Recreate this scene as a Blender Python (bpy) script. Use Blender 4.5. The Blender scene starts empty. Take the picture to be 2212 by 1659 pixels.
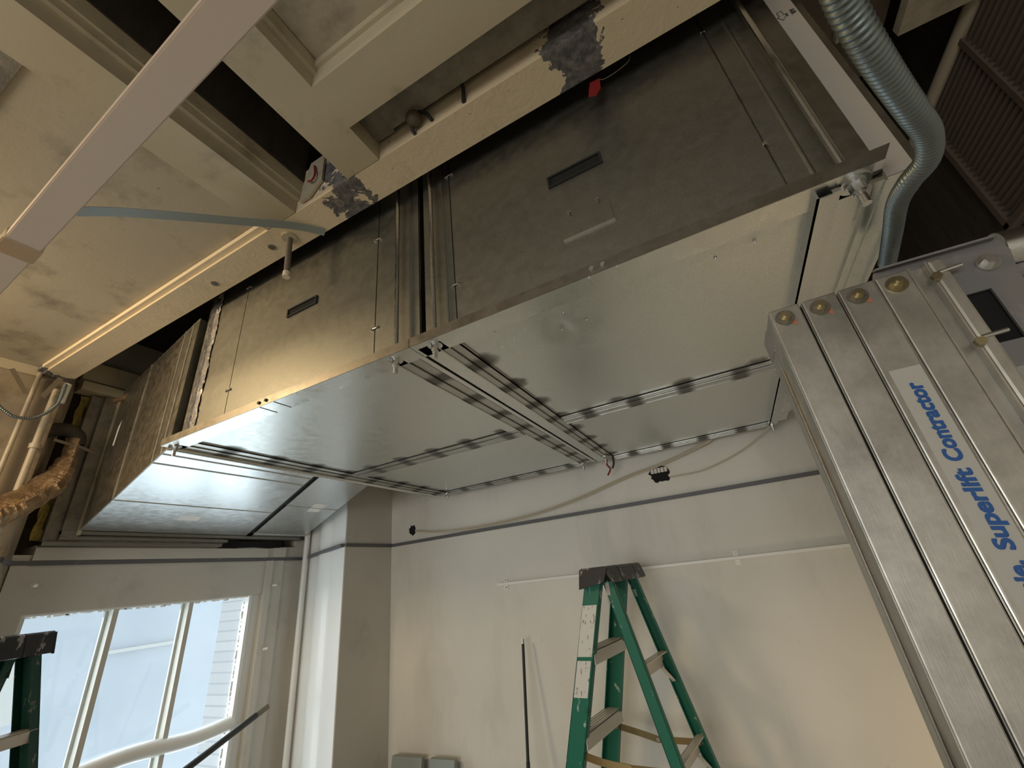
import bpy, bmesh, math, random
from mathutils import Vector, Matrix
random.seed(7)
sc = bpy.context.scene
col = sc.collection
# ------------------------------------------------------------------ camera
R = ((0.88260207, 0.45810807, -0.1055963), (-0.28011552, 0.33205985, -0.90070614), (-0.37755646, 0.82454427, 0.42139989))
cam_d = bpy.data.cameras.new('camera'); cam = bpy.data.objects.new('camera', cam_d); col.objects.link(cam)
m = Matrix.Identity(4)
for k in range(3):
    m[k][0] = R[0][k]; m[k][1] = -R[1][k]; m[k][2] = -R[2][k]
m[0][3], m[1][3], m[2][3] = 0, 0, 1.75
cam.matrix_world = m
cam_d.sensor_fit = 'HORIZONTAL'; cam_d.sensor_width = 36; cam_d.lens = 36 * 896.5 / 2212
cam_d.clip_start = 0.02
sc.camera = cam
# ------------------------------------------------------------------ colour
vs = sc.view_settings
vs.view_transform = 'Standard'; vs.look = 'None'; vs.gamma = 1; vs.use_curve_mapping = False
vs.exposure = 0.36
sc.cycles.max_bounces = 10; sc.cycles.diffuse_bounces = 6; sc.cycles.glossy_bounces = 6
sc.cycles.sample_clamp_indirect = 6
# ------------------------------------------------------------------ world and lights
w = bpy.data.worlds.new('sky'); sc.world = w; w.use_nodes = True
bg = w.node_tree.nodes['Background']; bg.inputs[0].default_value = (0.80, 0.90, 1.0, 1); bg.inputs[1].default_value = 1.25

def area(name, loc, aim, size, power, colr, size_y=None, spread=None):
    d = bpy.data.lights.new(name, 'AREA'); d.energy = power; d.color = colr; d.size = size
    if size_y: d.shape = 'RECTANGLE'; d.size_y = size_y
    if spread: d.spread = spread
    o = bpy.data.objects.new(name, d); col.objects.link(o); o.location = loc
    o.rotation_euler = (Vector(aim) - Vector(loc)).to_track_quat('-Z', 'Y').to_euler()
    return o
area('window_daylight', (-3.34, 1.56, 1.12), (0, 1.56, 1.12), 1.15, 11.5, (0.84, 0.93, 1.0), 1.35)
# added neutral fill light behind the camera; the front wall has no window
area('rear_fill_light', (-1.0, -3.9, 1.5), (-1.0, 0, 1.5), 2.4, 54, (1.0, 0.992, 0.965), 1.5)
# warm ceiling lamps of the room behind the camera
area('ceiling_lamp_light', (-2.5, -0.5, 2.93), (-1.9, 0.6, 2.0), 0.45, 23, (1.0, 0.74, 0.42))
area('floor_work_light', (0.92, 2.0, 0.70), (0.40, 2.68, 1.25), 0.22, 1.7, (1.0, 0.76, 0.50))

# ------------------------------------------------------------------ helpers
class MB:
    def __init__(s): s.bm = bmesh.new()
    def hexa(s, p):  # 8 points: bottom 4 (ccw), top 4
        v = [s.bm.verts.new(q) for q in p]
        for f in ((3, 2, 1, 0), (4, 5, 6, 7), (0, 1, 5, 4), (1, 2, 6, 5), (2, 3, 7, 6), (3, 0, 4, 7)):
            s.bm.faces.new([v[i] for i in f])
        return s
    def box(s, x0, x1, y0, y1, z0, z1, bevel=0):
        if bevel:
            b = bmesh.new(); M = MB(); M.bm.free(); M.bm = b
            M.box(x0, x1, y0, y1, z0, z1)
            bmesh.ops.bevel(b, geom=b.edges[:], offset=bevel, segments=2, affect='EDGES', profile=0.6)
            s.join(b); return s
        return s.hexa([(x0, y0, z0), (x1, y0, z0), (x1, y1, z0), (x0, y1, z0), (x0, y0, z1), (x1, y0, z1), (x1, y1, z1), (x0, y1, z1)])
    def join(s, b):
        mp = {v: s.bm.verts.new(v.co) for v in b.verts}
        for f in b.faces:
            try: s.bm.faces.new([mp[v] for v in f.verts])
            except ValueError: pass
        b.free()
    def prism(s, pts, vec):  # planar polygon swept along vec
        a = [s.bm.verts.new(p) for p in pts]; vec = Vector(vec)
        b = [s.bm.verts.new(Vector(p) + vec) for p in pts]
        s.bm.faces.new(a[::-1]); s.bm.faces.new(b); n = len(a)
        for i in range(n): s.bm.faces.new([a[i], a[(i + 1) % n], b[(i + 1) % n], b[i]])
        return s
    def tube(s, pts, r, n=12, closed_ends=True, twist=None):
        pts = [Vector(p) for p in pts]; rs = r if isinstance(r, (list, tuple)) else [r] * len(pts)
        rings = []; up = None
        for i, p in enumerate(pts):
            d = (pts[min(i + 1, len(pts) - 1)] - pts[max(i - 1, 0)]).normalized()
            if up is None: up = d.orthogonal().normalized()
            up = (up - d * up.dot(d)).normalized(); sd = d.cross(up)
            rings.append([s.bm.verts.new(p + (up * math.cos(2 * math.pi * k / n) + sd * math.sin(2 * math.pi * k / n)) * rs[i]) for k in range(n)])
        for a, b in zip(rings, rings[1:]):
            for k in range(n): s.bm.faces.new([a[k], a[(k + 1) % n], b[(k + 1) % n], b[k]])
        if closed_ends: s.bm.faces.new(rings[0][::-1]); s.bm.faces.new(rings[-1])
        return s
    def ribbon(s, pts, side, wd, th):  # flat strap along pts
        side = Vector(side).normalized(); pts = [Vector(p) for p in pts]; R_ = []
        for i, p in enumerate(pts):
            d = (pts[min(i + 1, len(pts) - 1)] - pts[max(i - 1, 0)]).normalized(); nn = d.cross(side).normalized()
            sd = nn.cross(d).normalized()
            R_.append([s.bm.verts.new(p + sd * a * wd / 2 + nn * b * th / 2) for a, b in ((-1, -1), (1, -1), (1, 1), (-1, 1))])
        for a, b in zip(R_, R_[1:]):
            for k in range(4): s.bm.faces.new([a[k], a[(k + 1) % 4], b[(k + 1) % 4], b[k]])
        s.bm.faces.new(R_[0][::-1]); s.bm.faces.new(R_[-1]); return s
    def build(s, name, mat, parent=None, smooth=False):
        bmesh.ops.recalc_face_normals(s.bm, faces=s.bm.faces[:])
        off = Vector((0, 0, 0)); q = parent
        while q is not None: off += q.location; q = q.parent
        bmesh.ops.translate(s.bm, verts=s.bm.verts[:], vec=-off)
        me = bpy.data.meshes.new(name); s.bm.to_mesh(me); s.bm.free()
        if smooth:
            for p in me.polygons: p.use_smooth = True
            if smooth != 'all':
                me.set_sharp_from_angle(angle=math.radians(35))
        o = bpy.data.objects.new(name, me); col.objects.link(o); me.materials.append(mat)
        if parent is not None: o.parent = parent
        return o
def B(*a, **k): return MB().box(*a, **k)
def T(*a, **k): return MB().tube(*a, **k)
def thing(name, label, cat, loc=(0, 0, 0), group=None):
    o = bpy.data.objects.new(name, None); col.objects.link(o); o.location = loc; o.empty_display_size = .05
    tag(o, label, cat, group); return o
def tag(o, label, cat, group=None):
    o['label'] = label; o['category'] = cat
    if group: o['group'] = group
    return o
def struct(name, mb, mat, smooth=False):
    o = mb.build(name, mat, None, smooth); o['kind'] = 'structure'; return o
def smooth_path(pts, n=10):
    pts = [Vector(p) for p in pts]; out = []
    P_ = [pts[0]] + pts + [pts[-1]]
    for i in range(1, len(P_) - 2):
        a, b, c, d = P_[i - 1], P_[i], P_[i + 1], P_[i + 2]
        for k in range(n):
            t = k / n
            out.append(0.5 * ((2 * b) + (c - a) * t + (2 * a - 5 * b + 4 * c - d) * t * t + (3 * b - a - 3 * c + d) * t ** 3))
    out.append(pts[-1]); return out

# ------------------------------------------------------------------ materials
class N:
    def __init__(s, name):
        s.m = bpy.data.materials.new(name); s.m.use_nodes = True; s.t = s.m.node_tree; s.b = s.t.nodes['Principled BSDF']
        s.pos = s.t.nodes.new('ShaderNodeNewGeometry').outputs['Position']
    def new(s, t, **k):
        n = s.t.nodes.new(t)
        for a, v in k.items(): setattr(n, a, v)
        return n
    def link(s, a, b): s.t.links.new(a, b)
    def put(s, sock, v):
        if hasattr(v, 'is_output') or isinstance(v, bpy.types.NodeSocket): s.link(v, sock)
        else: sock.default_value = v
    def noise(s, scale, detail=4, rough=.55, vec=None, stretch=None, dist=0):
        n = s.new('ShaderNodeTexNoise'); n.inputs['Scale'].default_value = scale; n.inputs['Detail'].default_value = detail
        n.inputs['Roughness'].default_value = rough; n.inputs['Distortion'].default_value = dist
        v = vec or s.pos
        if stretch:
            mp = s.new('ShaderNodeMapping'); mp.inputs['Scale'].default_value = stretch; s.link(v, mp.inputs[0]); v = mp.outputs[0]
        s.link(v, n.inputs['Vector']); return n.outputs['Fac']
    def ramp(s, v, lo, hi, a=0., b=1.):
        n = s.new('ShaderNodeMapRange'); n.clamp = True; s.put(n.inputs[0], v)
        for i, q in zip((1, 2, 3, 4), (lo, hi, a, b)): n.inputs[i].default_value = q
        return n.outputs[0]
    def math(s, op, a, b=0.):
        n = s.new('ShaderNodeMath', operation=op); s.put(n.inputs[0], a); s.put(n.inputs[1], b); return n.outputs[0]
    def mix(s, f, a, b):
        n = s.new('ShaderNodeMix', data_type='RGBA'); s.put(n.inputs[0], f)
        for i, q in ((6, a), (7, b)):
            s.put(n.inputs[i], q if isinstance(q, bpy.types.NodeSocket) else (*q, 1)[:4])
        return n.outputs[2]
    def axis(s, k):
        n = s.new('ShaderNodeSeparateXYZ'); s.link(s.pos, n.inputs[0]); return n.outputs[k]
    def bump(s, h, strength, dist=.01):
        n = s.new('ShaderNodeBump'); n.inputs['Strength'].default_value = strength; n.inputs['Distance'].default_value = dist
        s.put(n.inputs['Height'], h); s.link(n.outputs[0], s.b.inputs['Normal'])
    def set(s, c=None, r=None, met=None):
        if c is not None: s.put(s.b.inputs['Base Color'], c if isinstance(c, bpy.types.NodeSocket) else (*c, 1))
        if r is not None: s.put(s.b.inputs['Roughness'], r)
        if met is not None: s.put(s.b.inputs['Metallic'], met)
        return s.m
def plain(name, c, r=.5, met=0.): return N(name).set(c, r, met)
def paint(name, c, dark, scale=3., lo=.5, hi=.75, amt=.5, r=.6, bump=.15, bscale=60, fine=True, streak=None):
    n = N(name); f = n.ramp(n.noise(scale, 6, .65, stretch=streak), lo, hi, 0, amt)
    if fine:
        g = n.ramp(n.noise(scale * 9, 5, .7), .66, .74, 0, amt * .9); f = n.math('MAXIMUM', f, g)
    v = n.mix(n.ramp(n.noise(1.3, 3), .3, .7), tuple(q * .93 for q in c), tuple(min(1, q * 1.05) for q in c))
    n.bump(n.noise(bscale, 4), bump, .004)
    return n.set(n.mix(f, v, dark), r, 0.)
def galv(name, c=(.60, .62, .60), r0=.26, r1=.40, bump=.05, wave=.25, stains=None, grime=.0, welds=None):
    n = N(name); sp = n.noise(260, 2, .5)
    cc = n.mix(n.ramp(sp, .35, .65), tuple(q * .88 for q in c), c)
    if grime: cc = n.mix(n.ramp(n.noise(5, 6, .7), .5, .72, 0, grime), cc, (.16, .15, .13))
    rr = n.ramp(n.noise(30, 4), .3, .7, r0, r1)
    big = n.noise(1.3, 0, .3)
    h = n.math('ADD', n.math('MULTIPLY', big, wave), n.math('MULTIPLY', n.noise(120, 2), bump * .012))
    n.bump(h, .25, .03)
    if welds:
        f = None
        for (ax, per, off, other, lo_, hi_, c0, wd_) in welds:
            ph = n.math('PINGPONG', n.math('ADD', n.axis(ax), off), per / 2)
            dd = n.math('ABSOLUTE', n.math('SUBTRACT', n.axis(1 - ax), c0))
            inr = n.math('MULTIPLY', n.math('GREATER_THAN', n.axis(ax), lo_), n.math('LESS_THAN', n.axis(ax), hi_))
            e = n.math('ADD', n.math('POWER', n.math('DIVIDE', ph, .045), 2.), n.math('POWER', n.math('DIVIDE', dd, wd_), 2.))
            e = n.math('ADD', e, n.math('MULTIPLY', n.math('SUBTRACT', n.noise(22, 4), .5), 1.6))
            g = n.math('MULTIPLY', n.ramp(e, .3, 1.2, .8, 0), inr); f = g if f is None else n.math('MAXIMUM', f, g)
        cc = n.mix(f, cc, (.12, .11, .095)); rr = n.math('ADD', rr, n.math('MULTIPLY', f, .2))
    if stains:
        ax, period, off, wd = stains
        a = n.axis(ax)
        ph = n.math('PINGPONG', n.math('ADD', a, off), period / 2)   # 0 at the weld, period/2 between welds
        ph = n.math('ADD', ph, n.math('MULTIPLY', n.math('SUBTRACT', n.noise(28, 4), .5), .03))
        f = n.ramp(ph, wd * .45, wd * 1.1, .85, .12)
        cc = n.mix(f, cc, (.075, .068, .055)); rr = n.math('ADD', rr, n.math('MULTIPLY', f, .25))
        met = n.ramp(f, 0, 1, 1, .55); return n.set(cc, rr, met)
    return n.set(cc, rr, 1.)

M_wall = paint('wall_paint', (.68, .655, .59), (.30, .285, .25), 2.2, .50, .80, .42, .55, .10, 25, streak=(1, 1, .3))
M_wall2 = paint('window_wall_paint', (.55, .525, .47), (.28, .26, .22), 3, .55, .8, .5, .45, .12, 25)
M_splay = paint('reveal_gloss_paint', (.72, .71, .68), (.4, .39, .36), 2, .6, .85, .3, .3, .08, 20, streak=(1, 1, .2))
M_oldwall = paint('old_plaster', (.33, .27, .195), (.11, .075, .045), 5, .45, .66, .75, .7, .3, 30)
M_cream = paint('cream_ceiling_paint', (.50, .435, .305), (.19, .155, .10), 6, .56, .74, .6, .45, .12, 40)
M_panel = paint('ceiling_panel_paint', (.43, .375, .275), (.15, .125, .09), 5, .53, .72, .7, .6, .15, 45)
M_soot = paint('sooty_board', (.24, .22, .18), (.07, .065, .05), 12, .4, .7, .7, .7, .3, 90)
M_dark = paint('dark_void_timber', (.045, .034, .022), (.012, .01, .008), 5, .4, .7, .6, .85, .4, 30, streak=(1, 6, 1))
M_brown = paint('dark_brown_panel', (.10, .075, .052), (.03, .02, .014), 4, .4, .8, .5, .6)
M_floor = paint('floor_boards', (.50, .475, .42), (.2, .16, .11), 3, .5, .8, .5, .5)
M_trim = paint('grey_rail_paint', (.115, .115, .12), (.5, .48, .44), 14, .62, .72, .4, .5)
M_black = plain('black_void', (.006, .006, .006), .9)
M_galv = galv('galvanised_sheet', (.72, .74, .71), .32, .42, welds=[(0, .20, .02, 1, -1.76, -.80, 1.63, .05), (1, .21, .06, 0, .8, 2.56, -1.755, .035), (1, .21, .06, 0, .8, 2.56, -.53, .04), (0, .26, .02, 1, -.52, .30, 1.63, .05)])
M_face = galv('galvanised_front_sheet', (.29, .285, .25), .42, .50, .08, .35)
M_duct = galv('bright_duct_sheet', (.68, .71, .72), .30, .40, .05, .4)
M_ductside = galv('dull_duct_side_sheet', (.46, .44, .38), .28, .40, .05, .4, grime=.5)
M_zinc = galv('zinc_plated_steel', (.66, .67, .66), .2, .3, .02, .05)
M_angle = galv('mill_steel_angle', (.27, .25, .215), .34, .48, .05, .08)
M_lip = galv('flange_lip_steel', (.72, .73, .70), .25, .36, .05, .1)
M_chX = galv('welded_channel_lengthwise', (.60, .61, .58), .26, .38, .02, .05, stains=(0, .20, .02, .036))
M_chY = galv('welded_channel_crosswise', (.56, .56, .52), .28, .40, .02, .05, stains=(1, .21, .06, .04))
M_alu = N('brushed_aluminium')
_f = M_alu.ramp(M_alu.noise(7, 6, .7), .38, .72); _g = M_alu.ramp(M_alu.noise(26, 5, .7, stretch=(1, 1, .25)), .55, .75, 0, .5)
_c = M_alu.mix(_f, (.50, .485, .44), (.29, .28, .255)); _c = M_alu.mix(_g, _c, (.58, .57, .52))
M_alu.bump(M_alu.noise(500, 2, stretch=(1, 1, .05)), .1, .001)
M_alu = M_alu.set(_c, M_alu.ramp(M_alu.noise(9, 4), .3, .7, .30, .46), .85)
M_brass = plain('yellow_zinc_bolt', (.44, .38, .24), .3, 1.)
M_rust = plain('rusty_bracket', (.19, .16, .12), .7, .2)
M_plate = paint('lilac_grey_plate_paint', (.185, .18, .178), (.30, .275, .255), 14, .55, .65, .5, .35)
M_blue = plain('decal_blue', (.012, .085, .31), .4)
M_decal = plain('decal_white', (.44, .44, .415), .35)
M_pencil = plain('pencil_mark', (.13, .12, .10), .8)
M_orange = plain('orange_paint_mark', (.42, .15, .08), .6)
M_white = plain('white_plastic', (.80, .79, .74), .4)
M_paper = paint('paper_label', (.66, .62, .58), (.4, .37, .35), 60, .5, .7, .4, .8, 0)
M_red = plain('red_insulation', (.20, .012, .012), .5)
M_rubber = plain('black_rubber', (.012, .013, .014), .6)
M_yellow = paint('yellow_glass_wool', (.50, .40, .12), (.2, .14, .04), 20, .4, .7, .7, .95, .8, 80)
M_cable = plain('clear_cable_sheath', (.50, .44, .33), .35)
M_flex = plain('galvanised_flexible_conduit', (.20, .235, .24), .38, .85)
M_foil = N('crumpled_foil'); M_foil.bump(M_foil.noise(45, 6, .7, dist=1.5), 1., .02)
M_foil = M_foil.set(M_foil.mix(M_foil.ramp(M_foil.noise(6, 3), .4, .6), (.50, .36, .22), (.30, .20, .11)), .3, 1.)
M_tape = N('foil_tape'); M_tape.bump(M_tape.noise(60, 6, .7, stretch=(1, 1, .4), dist=1.), 1., .012)
M_tape = M_tape.set((.75, .70, .64), .2, 1.)
def peel_mat():
    n = N('peeling_cream_paint'); x = n.axis(0); tot = None
    for c, wd in ((-.865, .13), (-.02, .13), (-3.05, .10)):
        d = n.math('DIVIDE', n.math('SUBTRACT', x, c), wd); g = n.math('SUBTRACT', 1., n.math('MULTIPLY', d, d)); g = n.math('MAXIMUM', g, 0.)
        tot = g if tot is None else n.math('MAXIMUM', tot, g)
    s = n.math('ADD', n.math('MULTIPLY', n.noise(13, 5, .6, dist=.4), 1.0), n.math('MULTIPLY', tot, .42))
    f = n.ramp(s, .80, .812)
    cr = n.ramp(n.noise(6, 6, .65), .55, .75, 0, .45)
    cream = n.mix(cr, (.72, .61, .43), (.38, .30, .19)); cream = n.mix(n.ramp(n.noise(70, 4), .68, .72, 0, .7), cream, (.16, .13, .10))
    grey = n.mix(n.ramp(n.noise(40, 6, .7), .4, .7), (.075, .072, .075), (.24, .23, .22))
    h = n.math('ADD', n.math('MULTIPLY', f, -1.), n.math('MULTIPLY', n.noise(22, 5, .6, dist=1.2), .8)); n.bump(h, .5, .004)
    return n.set(n.mix(f, cream, grey), .5, 0.)
M_peel = peel_mat()
def splat(name, base, spot, amt=.62, r=.42, scale=30, extra=None):
    n = N(name); f = n.ramp(n.noise(scale, 5, .65, stretch=(1, 1, .5)), amt, amt + .02, 0, .85)
    c = n.mix(f, base, spot)
    if extra: c = n.mix(n.ramp(n.noise(scale * .4, 6, .7), extra[1], extra[1] + .02, 0, .9), c, extra[0])
    n.bump(n.noise(220, 2, stretch=(1, 1, .03)), .2, .001); return n.set(c, r, 0.)
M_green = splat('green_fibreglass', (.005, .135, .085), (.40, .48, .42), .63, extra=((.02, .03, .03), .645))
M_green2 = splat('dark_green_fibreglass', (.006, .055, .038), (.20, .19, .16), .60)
M_cap = splat('paint_spattered_black_plastic', (.022, .021, .023), (.33, .31, .31), .585, .4, 30)
M_step = splat('aluminium_step', (.62, .58, .52), (.14, .12, .10), .70, .35, 60)
M_label = splat('silver_scuffed_sticker', (.62, .62, .58), (.10, .10, .10), .60, .4, 70)
M_glass = N('window_glass')
_t = M_glass.new('ShaderNodeBsdfTransparent'); _t.inputs[0].default_value = (.96, .985, .98, 1); _g = M_glass.new('ShaderNodeBsdfGlossy'); _g.inputs['Roughness'].default_value = .03
_m = M_glass.new('ShaderNodeMixShader'); _m.inputs[0].default_value = .06; M_glass.link(_t.outputs[0], _m.inputs[1]); M_glass.link(_g.outputs[0], _m.inputs[2])
M_glass.link(_m.outputs[0], M_glass.t.nodes['Material Output'].inputs[0]); M_glass = M_glass.m
def brick_mat(name, c1, c2, mortar, scale=4.0):
    n = N(name); t = n.new('ShaderNodeTexBrick'); mp = n.new('ShaderNodeMapping'); mp.inputs['Rotation'].default_value = (0, math.pi / 2, math.pi / 2)
    cx = n.new('ShaderNodeCombineXYZ'); n.link(n.axis(1), cx.inputs[0]); n.link(n.axis(2), cx.inputs[1])
    n.link(cx.outputs[0], t.inputs['Vector']); t.inputs['Scale'].default_value = scale
    t.inputs['Color1'].default_value = (*c1, 1); t.inputs['Color2'].default_value = (*c2, 1); t.inputs['Mortar'].default_value = (*mortar, 1)
    t.inputs['Mortar Size'].default_value = .022
    return n.set(t.outputs[0], .8, 0.)
M_brick = brick_mat('painted_white_brick', (.88, .85, .82), (.80, .78, .77), (.66, .65, .66), 3.0)
M_render = paint('pale_render', (.72, .76, .80), (.62, .67, .72), .8, .4, .7, .7, .9, .05, 5, fine=False)

# ------------------------------------------------------------------ room shell
struct('floor', B(-3.25, 1.0, -4, 2.68, -.1, 0), M_floor)
struct('ceiling', B(-3.3, 1.1, -4.1, 2.8, 3.46, 3.56), M_dark)
struct('wall_back', B(-2.43, 1.0, 2.68, 2.8, 0, 3.46), M_wall)
struct('wall_front', MB().box(-3.25, 1.0, -4.15, -4.0, 0, 3.46), M_wall)
wr = struct('wall_right', B(1.0, 1.12, -4, 2.68, 0, 2.49), M_wall)
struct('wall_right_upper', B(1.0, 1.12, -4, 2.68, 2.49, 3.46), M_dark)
# window wall with the window opening and the rough opening for the ducts
ww = MB()
X0, X1 = -3.40, -3.25
ww.box(X0, X1, .78, .965, 0, 2.12); ww.box(X0, X1, 2.215, 2.57, 0, 2.12)
ww.box(X0, X1, .965, 2.215, 1.84, 2.12); ww.box(X0, X1, .965, 2.215, 0, .35)
ww.box(X0, X1, 2.46, 2.57, 2.12, 3.2); ww.box(X0, X1, .78, 2.57, 3.07, 3.46); ww.box(X0, X1, .60, .86, 2.12, 3.46)
ww.box(X0, X1, .93, 2.46, 2.12, 2.168)
struct('wall_window', ww, M_wall2)
struct('wall_window_recess', B(-3.44, -3.40, .80, 2.55, 2.10, 3.12), paint('recess_timber', (.16, .115, .065), (.05, .035, .02), 6, .45, .65, .8, .8, .4, 30))
struct('wall_window_left_reveal', MB().prism([(-3.40, .70, 0), (-3.07, .70, 0), (-3.07, .775, 0), (-3.245, .858, 0), (-3.40, .858, 0)], (0, 0, 3.46)), M_oldwall)
struct('wall_left', B(-3.25, -3.07, -4, .70, 0, 3.46), M_oldwall)
# splayed and fluted reveal and the column between window and back wall
a, b = Vector((-3.25, 2.555, 0)), Vector((-2.43, 2.22, 0)); d = b - a; nrm = Vector((d.y, -d.x, 0)).normalized()
prof = []
for i in range(49):
    t = i / 48; o = 0.
    for c, wd, h in ((.30, .07, -.022), (.50, .10, .012), (.66, .045, -.018), (.10, .08, .01)):
        o += h * math.exp(-((t - c) / wd) ** 2)
    prof.append(a + d * t + nrm * o * (1 if t not in (0, 1) else 0))
struct('wall_reveal', MB().prism([*prof, Vector((-2.43, 2.8, 0)), Vector((-3.4, 2.8, 0)), Vector((-3.4, 2.555, 0))], (0, 0, 3.46)), M_splay, smooth=True)
struct('wall_column', B(-2.436, -2.425, 2.222, 2.70, 0, 3.46, bevel=.003), M_wall2)
# picture rail
tr = MB()
def rail(p, q, z0=2.068, z1=2.09, out=.012):
    p, q = Vector((*p, 0)), Vector((*q, 0)); dd = (q - p).normalized(); nn = Vector((dd.y, -dd.x, 0)) * out
    tr.prism([p, q, q + nn, p + nn], (0, 0, z1 - z0))
    for v in tr.bm.verts[-8:]: v.co.z += z0
rail((-3.07, -1.), (-3.07, .775)); rail((-3.07, .775), (-3.25, .86)); rail((-3.25, .86), (-3.25, 2.555))
rail((-3.25, 2.553), (-2.43, 2.218), out=.028); rail((-2.425, 2.218), (-2.425, 2.68)); rail((-2.425, 2.68), (1.0, 2.68))
struct('trim_1', tr, M_trim)
struct('trim_2', B(-3.25, -3.16, .86, 2.56, 3.02, 3.075), M_cream)      # moulding over the duct opening
struct('trim_3', B(-3.25, -3.20, .86, 2.56, 3.10, 3.22), M_peel)
# window casing grooves and stops
cs = MB()
cs.box(-3.25, -3.228, 2.215, 2.262, .2, 2.068); cs.box(-3.25, -3.242, 2.262, 2.36, .2, 2.068); cs.box(-3.25, -3.236, .86, .92, .2, 2.068)
cs.box(-3.25, -3.232, 2.262, 2.36, 2.092, 2.16); cs.box(-3.25, -3.238, .93, 2.215, 2.092, 2.155)
struct('trim_4', cs, M_wall2)
# sill board below, window sash
wf = MB()
wf.box(-3.33, -3.272, 2.150, 2.214, .35, 1.84); wf.box(-3.33, -3.262, .966, .985, .35, 1.84); wf.box(-3.33, -3.27, .966, 2.214, 1.830, 1.839); wf.box(-3.36, -3.255, .966, 2.214, .351, .37); wf.box(-3.248, -3.19, .9, 2.26, .33, .36)
win = struct('window_1', wf, M_splay)
for i, y in enumerate((1.357, 1.752)):
    q = MB(); q.box(-3.335, -3.275, y - .011, y + .015, .36, 1.84); q.box(-3.34, -3.325, y - .026, y + .012, .36, 1.84)
    o = q.build('muntin', M_wall2, win)
B(-3.33, -3.26, 2.128, 2.15, .36, 1.84).build('sash_stile', M_splay, win)
pr_ = [(-3.29, y, 1.085 + .012 * math.sin(y * 9)) for y in [.97 + k * .059 for k in range(21)]]
T(pr_, .041, 14).build('meeting_rail', M_splay, win, smooth=True)
B(-3.322, -3.318, .97, 2.15, .36, 1.84).build('glass_pane', M_glass, win)
# paint crust at the head of the panes
pc = MB()
for k in range(46):
    y = .98 + k * .0255 + random.uniform(-.006, .006); h = random.uniform(.004, .014)
    pc.box(-3.318, -3.308, y, y + random.uniform(.012, .03), 1.832 - h, 1.834)
for k in range(40):
    z = 1.80 - k * .03; pc.box(-3.318, -3.308, 2.128 - random.uniform(.003, .011), 2.13, z - random.uniform(.01, .03), z)
pc.build('paint_crust', M_splay, win)
# ------------------------------------------------------------------ outside the window
ob = thing('neighbouring_building', 'pale grey rendered building wall seen through the window panes', 'building', (-7.5, 1.5, -4))
fc = MB(); fc.box(-7.8, -7.5, -6, 8, -4, 9); fc.build('facade_wall', M_render, ob)
for (y0, z0) in ((2.35, 1.95), (2.0, .9)):
    g = B(-7.52, -7.47, y0, y0 + .42, z0, z0 + .62).build('facade_window', M_white, ob)
B(-7.49, -7.44, 3.1, 3.9, 1.42, 1.46).build('ledge', M_white, ob)
tag(B(-4.7, -4.4, 2.80, 4.6, -4, 7).build('brick_return_wall', M_brick), 'white painted brick wall outside, seen through the right-hand pane', 'brick wall')

# ------------------------------------------------------------------ ceiling parts
struct('ceiling_left_panel', B(-3.07, -1.215, -4, .662, 3.035, 3.10), M_panel)
struct('ceiling_left_soot_panel', B(-3.05, -1.215, -4, .03, 3.029, 3.036), M_soot)
struct('ceiling_coffer_panel', B(-.66, 1.0, -4, .43, 3.10, 3.14), M_panel)
def beam(label, mb, mat=M_cream, name='ceiling_beam', cat='beam'):
    return tag(mb.build(name, mat), label, cat)
lb = MB(); lb.box(-3.2, 1.0, .662, .778, 3.0, 3.012); lb.box(-3.2, 1.0, .662, .674, 3.012, 3.20); lb.box(-3.2, -1.22, .640, .662, 3.012, 3.034)
LB = thing('flanged_beam', 'long cream steel beam with peeling paint running above the duct units', 'beam', (-1.1, .72, 3.0))
lb.build('flange', M_peel, LB)
for x, y in ((-.905, .712), (-1.275, .722), (-1.645, .728)):
    r_ = .016
    o = MB().tube([(x, y, 3.001), (x, y, 2.9985)], r_, 20).build('knockout_rim', M_zinc, LB, smooth=True)
    MB().tube([(x, y, 2.9986), (x, y, 2.998)], r_ * .72, 20).build('knockout_hole', M_angle if x < -1 else M_soot, LB, smooth=True)
beam('wide cream joist left of the dark gap, crossing behind the pale strip', MB().box(-1.215, -1.065, -4, .66, 3.0, 3.14).box(-1.065, -1.052, -4, .66, 3.055, 3.14).box(-1.052, -1.045, -4, .66, 3.085, 3.14), name='ceiling_joist', cat='joist')
beam('cream joist right of the dark gap, meeting the peeling beam near its round knockout', MB().box(-.81, -.675, -4, .66, 3.0, 3.30).box(-.675, -.662, -4, .41, 3.05, 3.12), name='ceiling_joist', cat='joist')
beam('wide cream cross board between joist and peeling beam with a dusty smudged face', MB().box(-.675, 1.0, .41, .54, 3.0, 3.12).box(-.675, 1.0, .40, .41, 3.07, 3.12), name='ceiling_board', cat='board')
tag(B(-.60, 1.0, .541, .640, 3.065, 3.10).build('duct_shroud', M_soot), 'grey dusty metal channel recessed above the peeling beam', 'channel')
tag(B(-.674, -.602, .541, .652, 3.07, 3.14).build('joist_hanger', M_soot), 'dark dusty steel block where joist meets grey channel', 'bracket')
tag(MB().box(-1.052, -1.04, -4, .66, 3.14, 3.46).build('void_board', M_dark), 'dark brown board standing in the gap between the cream joists', 'board')
struct('ceiling_void_panel', B(-1.0, 1.0, .60, .83, 3.40, 3.46), M_panel)
tag(MB().prism([(-1.03, .650, 3.02), (-.985, .650, 3.02), (-.93, .650, 3.07), (-.93, .650, 3.2), (-1.0, .650, 3.2), (-1.03, .650, 3.10)], (0, .008, 0)).build('junction_plate', M_panel), 'small beige plate with hole closing the dark gap between joists', 'plate')
tag(T(smooth_path([(-.97, .645, 3.16), (-.955, .64, 3.10), (-.965, .638, 3.075), (-.985, .64, 3.085)], 6), .0035, 8).build('loose_wire', M_red), 'short dark red wire dangling from the plate between the joists', 'wire')
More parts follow.
